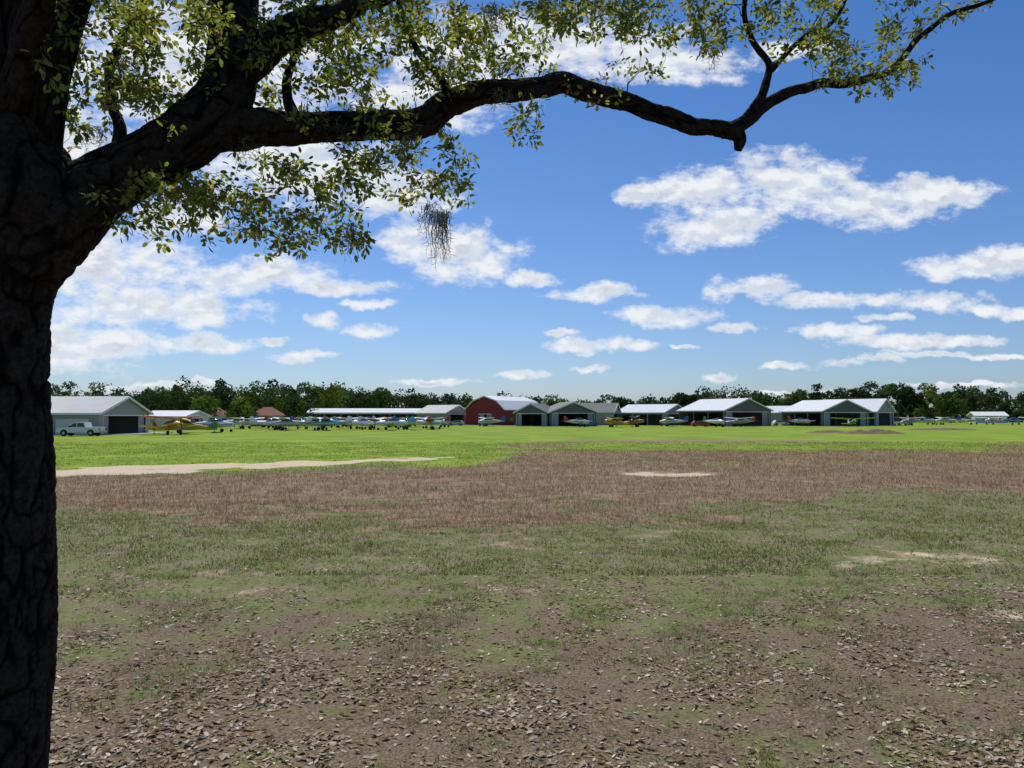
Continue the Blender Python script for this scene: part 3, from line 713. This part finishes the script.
# ------------------------------------------------------------- aircraft
def paint(name, c): return mat(name, c, 0.3, 0, 0.04, 1, spec=0.5)
P_w = paint('paint_white', (0.75, 0.75, 0.74)); P_y = paint('paint_yellow', (0.65, 0.42, 0.03)); P_r = paint('paint_red', (0.45, 0.04, 0.03)); P_b = paint('paint_blue', (0.04, 0.12, 0.35))
P_g = paint('paint_green', (0.08, 0.28, 0.08)); P_s = paint('paint_silver', (0.45, 0.46, 0.47)); P_c = paint('paint_cream', (0.6, 0.55, 0.42)); P_lb = paint('paint_light_blue', (0.2, 0.42, 0.55))
M_tire = mat('rubber', (0.02, 0.02, 0.02), 0.8)
def aircraft(x, y, yaw, c1, c2, kind='high', tail=True, sc=1.0):
    mb = MB()
    mb.loftx([(3.15, .16, 1.25, .18), (3.05, .40, 1.25, .36), (2.3, .50, 1.27, .46), (1.9, .54, 1.32, .52), (0.9, .56, 1.38, .60), (-0.3, .52, 1.38, .55), (-1.6, .34, 1.38, .38), (-3.0, .18, 1.42, .22), (-4.0, .06, 1.48, .14)], 14, 0, 0.85)
    mb.loftx([(3.45, .02, 1.25, .02), (3.32, .12, 1.25, .12), (3.16, .17, 1.25, .17)], 10, 1)
    for s in (-1, 1):
        mb.prism([(2.9, 1.16), (0.9, 1.2), (-1.6, 1.32), (-1.6, 1.42), (0.9, 1.34), (2.9, 1.28)], s*0.54-0.03, s*0.54+0.03, 1)
    zw = 2.02 if kind == 'high' else 0.98
    xw = 1.0 if kind == 'high' else 0.7
    def wing(z, sp, ch, m=0, dih=0.15):
        secs = []
        for (yy, f) in [(-sp, .72), (-sp*0.93, .9), (-sp*0.5, 1), (0, 1), (sp*0.5, 1), (sp*0.93, .9), (sp, .72)]:
            c = ch*f; zz = z+abs(yy)/sp*dih*2; x0 = xw+ch*0.35-(1-f)*ch*0.25
            secs.append([(x0, yy, zz), (x0-c*.06, yy, zz+.06*f), (x0-c*.3, yy, zz+.11*f), (x0-c*.7, yy, zz+.07*f), (x0-c, yy, zz), (x0-c*.5, yy, zz-.05*f)])
        vs = [p for s_ in secs for p in s_]; k = 6; fs = []
        for a in range(len(secs)-1):
            for i in range(k):
                j = (i+1) % k; fs.append((a*k+i, a*k+j, (a+1)*k+j, (a+1)*k+i))
        fs += [tuple(range(k)), tuple(range((len(secs)-1)*k, len(secs)*k))]
        mb.add(vs, fs, m)
    if kind == 'high':
        wing(zw, 5.2, 1.55)
        for s in (-1, 1): mb.tube((1.1, s*.5, 1.0), (1.1, s*2.6, 2.08), .035, .035, 6, 0)
        mb.loftx([(1.75, .40, 1.6, .2), (1.35, .50, 1.78, .25), (0.4, .50, 1.8, .24), (-0.5, .40, 1.72, .16), (-1.0, .2, 1.6, .1)], 12, 2, 0.7)
    else:
        wing(zw, 4.6, 1.6, 0, 0.25)
        mb.loftx([(1.7, .25, 1.7, .08), (1.2, .42, 1.85, .28), (0.5, .46, 1.9, .34), (-0.3, .40, 1.85, .28), (-1.2, .2, 1.7, .12)], 12, 2, 0.8)
    if kind == 'bi':
        xw = 1.2; wing(2.45, 4.4, 1.35, 1)
        for s in (-1, 1):
            mb.tube((0.7, s*3.2, 1.3), (1.1, s*3.2, 2.55), .03, .03, 6, 0); mb.tube((1.4, s*3.2, 1.3), (1.7, s*3.2, 2.55), .03, .03, 6, 0)
            mb.tube((1.2, s*.35, 1.8), (1.4, s*.5, 2.48), .03, .03, 6, 0)
    mb.prism([(-3.1, -1.6), (-3.3, -1.75), (-3.95, -1.7), (-4.1, -.2), (-4.1, .2), (-3.95, 1.7), (-3.3, 1.75), (-3.1, 1.6), (-2.9, 0)], 1.5, 1.56, 1, 'z')
    mb.prism([(-2.6, 1.55), (-3.45, 2.6), (-3.75, 2.7), (-4.1, 2.55), (-4.2, 1.5), (-4.1, 1.3)], -.04, .04, 1, 'y')
    for s in (-1, 1):
        mb.tube((1.3, s*.4, 1.0), (1.3, s*1.0, .32), .05, .035, 6, 0); mb.tube((1.3, s*.93, .3), (1.3, s*1.08, .3), .3, .3, 14, 3)
    if tail: mb.tube((-3.8, 0, 1.35), (-3.95, 0, .95), .03, .03, 6, 3); mb.tube((-3.9, -.05, .95), (-3.9, .05, .95), .12, .12, 10, 3)
    else: mb.tube((2.7, 0, .95), (2.75, 0, .3), .04, .03, 6, 0); mb.tube((2.75, -.07, .26), (2.75, .07, .26), .24, .24, 12, 3)
    a = R.rand()*3
    for s in (0, math.pi):
        mb.tube((3.25, 0, 1.25), (3.25, math.cos(a+s)*.95, 1.25+math.sin(a+s)*.95), .06, .03, 6, 3)
    ob = mb.build('light_aircraft', [c1, c2, M_glass, M_tire], (x, y, 0.0), yaw)
    if tail:
        ob.rotation_euler = (0, math.radians(-9), math.radians(yaw)); ob.location.z = -1.3*math.sin(math.radians(9))*-1*-1+0.0
        ob.location.z = -(1.3*math.sin(math.radians(9)))
    ob.scale = (sc,)*3
AC = [(170, 112, -35, P_y, P_r, 'bi', 1), (188, 122, 200, P_y, P_g, 'high', 1), (214, 128, 20, P_w, P_b, 'low', 0), (252, 160, 160, P_w, P_r, 'high', 0), (268, 166, -30, P_s, P_b, 'low', 0), (286, 172, 210, P_w, P_g, 'high', 0),
 (300, 158, -50, P_w, P_b, 'low', 0), (318, 176, 30, P_c, P_r, 'high', 1), (330, 146, 195, P_lb, P_w, 'high', 0), (349, 160, -25, P_w, P_lb, 'low', 0), (366, 178, 20, P_y, P_b, 'high', 1), (378, 156, 165, P_w, P_b, 'high', 0),
 (396, 172, -40, P_s, P_r, 'low', 0), (412, 153, 205, P_w, P_r, 'low', 0), (426, 155, 15, P_w, P_g, 'high', 0), (438, 185, -20, P_w, P_b, 'low', 0), (404, 190, 60, P_b, P_w, 'low', 0), (340, 190, 40, P_w, P_r, 'low', 0), (280, 190, -60, P_g, P_w, 'high', 1),
 (258, 182, 30, P_w, P_b, 'low', 0), (294, 196, 120, P_w, P_r, 'high', 0), (310, 200, 200, P_s, P_b, 'low', 0), (326, 204, -20, P_w, P_g, 'high', 0), (352, 202, 150, P_w, P_b, 'high', 0), (370, 198, -70, P_w, P_r, 'low', 0), (388, 204, 10, P_w, P_w, 'high', 0),
 (420, 200, 190, P_w, P_b, 'high', 0), (362, 150, 60, P_w, P_w, 'low', 0), (393, 147, 190, P_w, P_lb, 'low', 0), (312, 148, 10, P_w, P_b, 'high', 0), (434, 168, 220, P_w, P_r, 'high', 0), (236, 170, 15, P_w, P_lb, 'high', 0), (344, 176, 200, P_w, P_w, 'low', 0),
 (272, 150, 30, P_w, P_w, 'low', 0), (290, 146, 190, P_s, P_w, 'high', 0), (384, 184, 20, P_w, P_b, 'high', 0), (412, 178, 170, P_w, P_w, 'high', 0),
 (490, 200, 200, P_w, P_b, 'high', 0), (578, 188, 30, P_w, P_r, 'low', 0), (616, 186, 190, P_y, P_r, 'high', 1), (632, 192, -20, P_y, P_b, 'bi', 1), (672, 200, 160, P_w, P_b, 'high', 0),
 (715, 190, -60, P_w, P_g, 'low', 0), (742, 195, 205, P_s, P_r, 'high', 0), (800, 205, 20, P_w, P_r, 'low', 0), (852, 195, -100, P_g, P_w, 'high', 1), (912, 215, 200, P_s, P_b, 'high', 0),
 (926, 240, 10, P_w, P_r, 'low', 0), (946, 235, 170, P_w, P_b, 'high', 0), (966, 245, -30, P_w, P_g, 'low', 0), (992, 240, 205, P_w, P_r, 'high', 0), (1012, 235, 20, P_b, P_w, 'low', 0), (1035, 240, 190, P_w, P_b, 'high', 0)]
for (px, d, yaw, a_, b_, k, t) in AC: aircraft(GX(px, d), d, yaw, a_, b_, k, bool(t))

# ------------------------------------------------------------- pickup truck & cars
def wheels(mb, xs, hw, r, m):
    for xx in xs:
        for s in (-1, 1):
            mb.tube((xx, s*(hw-.22), r), (xx, s*(hw+.012), r), r, r, 18, m); mb.tube((xx, s*(hw+.0), r), (xx, s*(hw+.03), r), r*.58, r*.5, 12, 4)
def arch(x0, r, z): return [(x0-r*math.cos(t), z+r*math.sin(t)) for t in np.linspace(0, math.pi, 7)]
def truck(x, y, yaw, c):
    mb = MB(); r = .4; hw = .95
    low = [(-2.85, .55)]+arch(-1.75, .5, .45)+arch(1.85, .5, .45)+[(2.8, .5), (2.85, .85), (2.7, 1.12), (1.35, 1.2), (-2.85, 1.22)]
    mb.prism(low, -hw, hw, 0)
    mb.prism([(1.3, 1.19), (.75, 1.78), (.5, 1.86), (-.85, 1.86), (-1.05, 1.19)], -hw+.1, hw-.1, 0)
    for s in (-1, 1):
        yy = s*(hw-.095)
        mb.prism([(1.08, 1.25), (.68, 1.72), (.2, 1.76), (.2, 1.25)], yy-.01, yy+.01, 1); mb.prism([(.1, 1.25), (.1, 1.76), (-.75, 1.76), (-.88, 1.25)], yy-.01, yy+.01, 1)
        mb.box((2.84, s*.7, .85), (.06, .35, .2), 3); mb.box((-2.86, s*.82, .95), (.05, .2, .35), 5); mb.box((1.0, s*(hw+.1), 1.3), (.12, .2, .16), 2)
    mb.add([(1.26, -.78, 1.26), (1.26, .78, 1.26), (.8, .7, 1.76), (.8, -.7, 1.76)], [(0, 1, 2, 3)], 1)
    mb.box((2.9, 0, .55), (.14, 1.85, .22), 4); mb.box((-2.92, 0, .55), (.14, 1.85, .2), 4); mb.box((2.86, 0, .85), (.04, 1.0, .28), 2)
    wheels(mb, (-1.75, 1.85), hw, r, 2)
    mb.build('pickup_truck', [c, M_glass, M_tire, M_trim, P_s, P_r], (x, y, 0), yaw)
truck(GX(82, 104), 104, 180, P_w)
def car(x, y, yaw, c):
    mb = MB(); r = .34; hw = .88
    low = [(-2.25, .4)]+arch(-1.4, .42, .36)+arch(1.4, .42, .36)+[(2.2, .4), (2.25, .65), (2.0, .85), (1.0, .98), (-1.9, 1.02), (-2.25, .9)]
    mb.prism(low, -hw, hw, 0); mb.prism([(1.0, .97), (.35, 1.45), (-1.5, 1.5), (-2.0, 1.01)], -hw+.12, hw-.12, 0)
    for s in (-1, 1):
        yy = s*(hw-.115); mb.prism([(.78, 1.02), (.28, 1.39), (-1.4, 1.42), (-1.75, 1.04)], yy-.01, yy+.01, 1); mb.box((2.22, s*.65, .68), (.06, .3, .14), 3)
    wheels(mb, (-1.4, 1.4), hw, r, 2)
    mb.build('parked_car', [c, M_glass, M_tire, M_trim, P_s], (x, y, 0), yaw)
for (px, d, yw, c) in [(356, 215, 10, P_w), (456, 215, 170, P_s), (590, 200, 20, P_b), (700, 196, 0, P_r), (892, 225, 10, P_w), (904, 230, 170, P_s), (780, 215, 5, P_w), (300, 222, 160, P_w)]:
    car(GX(px, d), d, yw, c)

n_ = 48
gxx, gyy = np.meshgrid(np.linspace(-1, 1, n_), np.linspace(-1, 1, n_))
def mound(x, y, rx, ry, h, s):
    rr = np.hypot(gxx, gyy); Z = h*np.clip(1-rr**2, 0, 1)*(0.5+fbm(gxx*5, gyy*3, 3, s))-0.05
    idx = np.arange(n_*n_).reshape(n_, n_)
    Fc = np.stack([idx[:-1, :-1].ravel(), idx[:-1, 1:].ravel(), idx[1:, 1:].ravel(), idx[1:, :-1].ravel()], 1)
    np_mesh('dirt_mound', np.stack([(x+gxx*rx).ravel(), (y+gyy*ry).ravel(), Z.ravel()], 1), Fc, [M_dirt], None, True)
M_dirt = mat('dirt', (0.17, 0.11, 0.07), 0.95, 0, 0.4, 2)
mound(GX(872, 118), 118, 5.5, 2.5, 0.6, 3); mound(GX(828, 125), 125, 4, 2, 0.4, 5); mound(GX(940, 150), 150, 8, 3, 0.4, 6)

scene.view_settings.view_transform = 'Standard'; scene.view_settings.look = 'None'; scene.view_settings.exposure = 0
print('leaves', len(lp), 'vis', nvis)
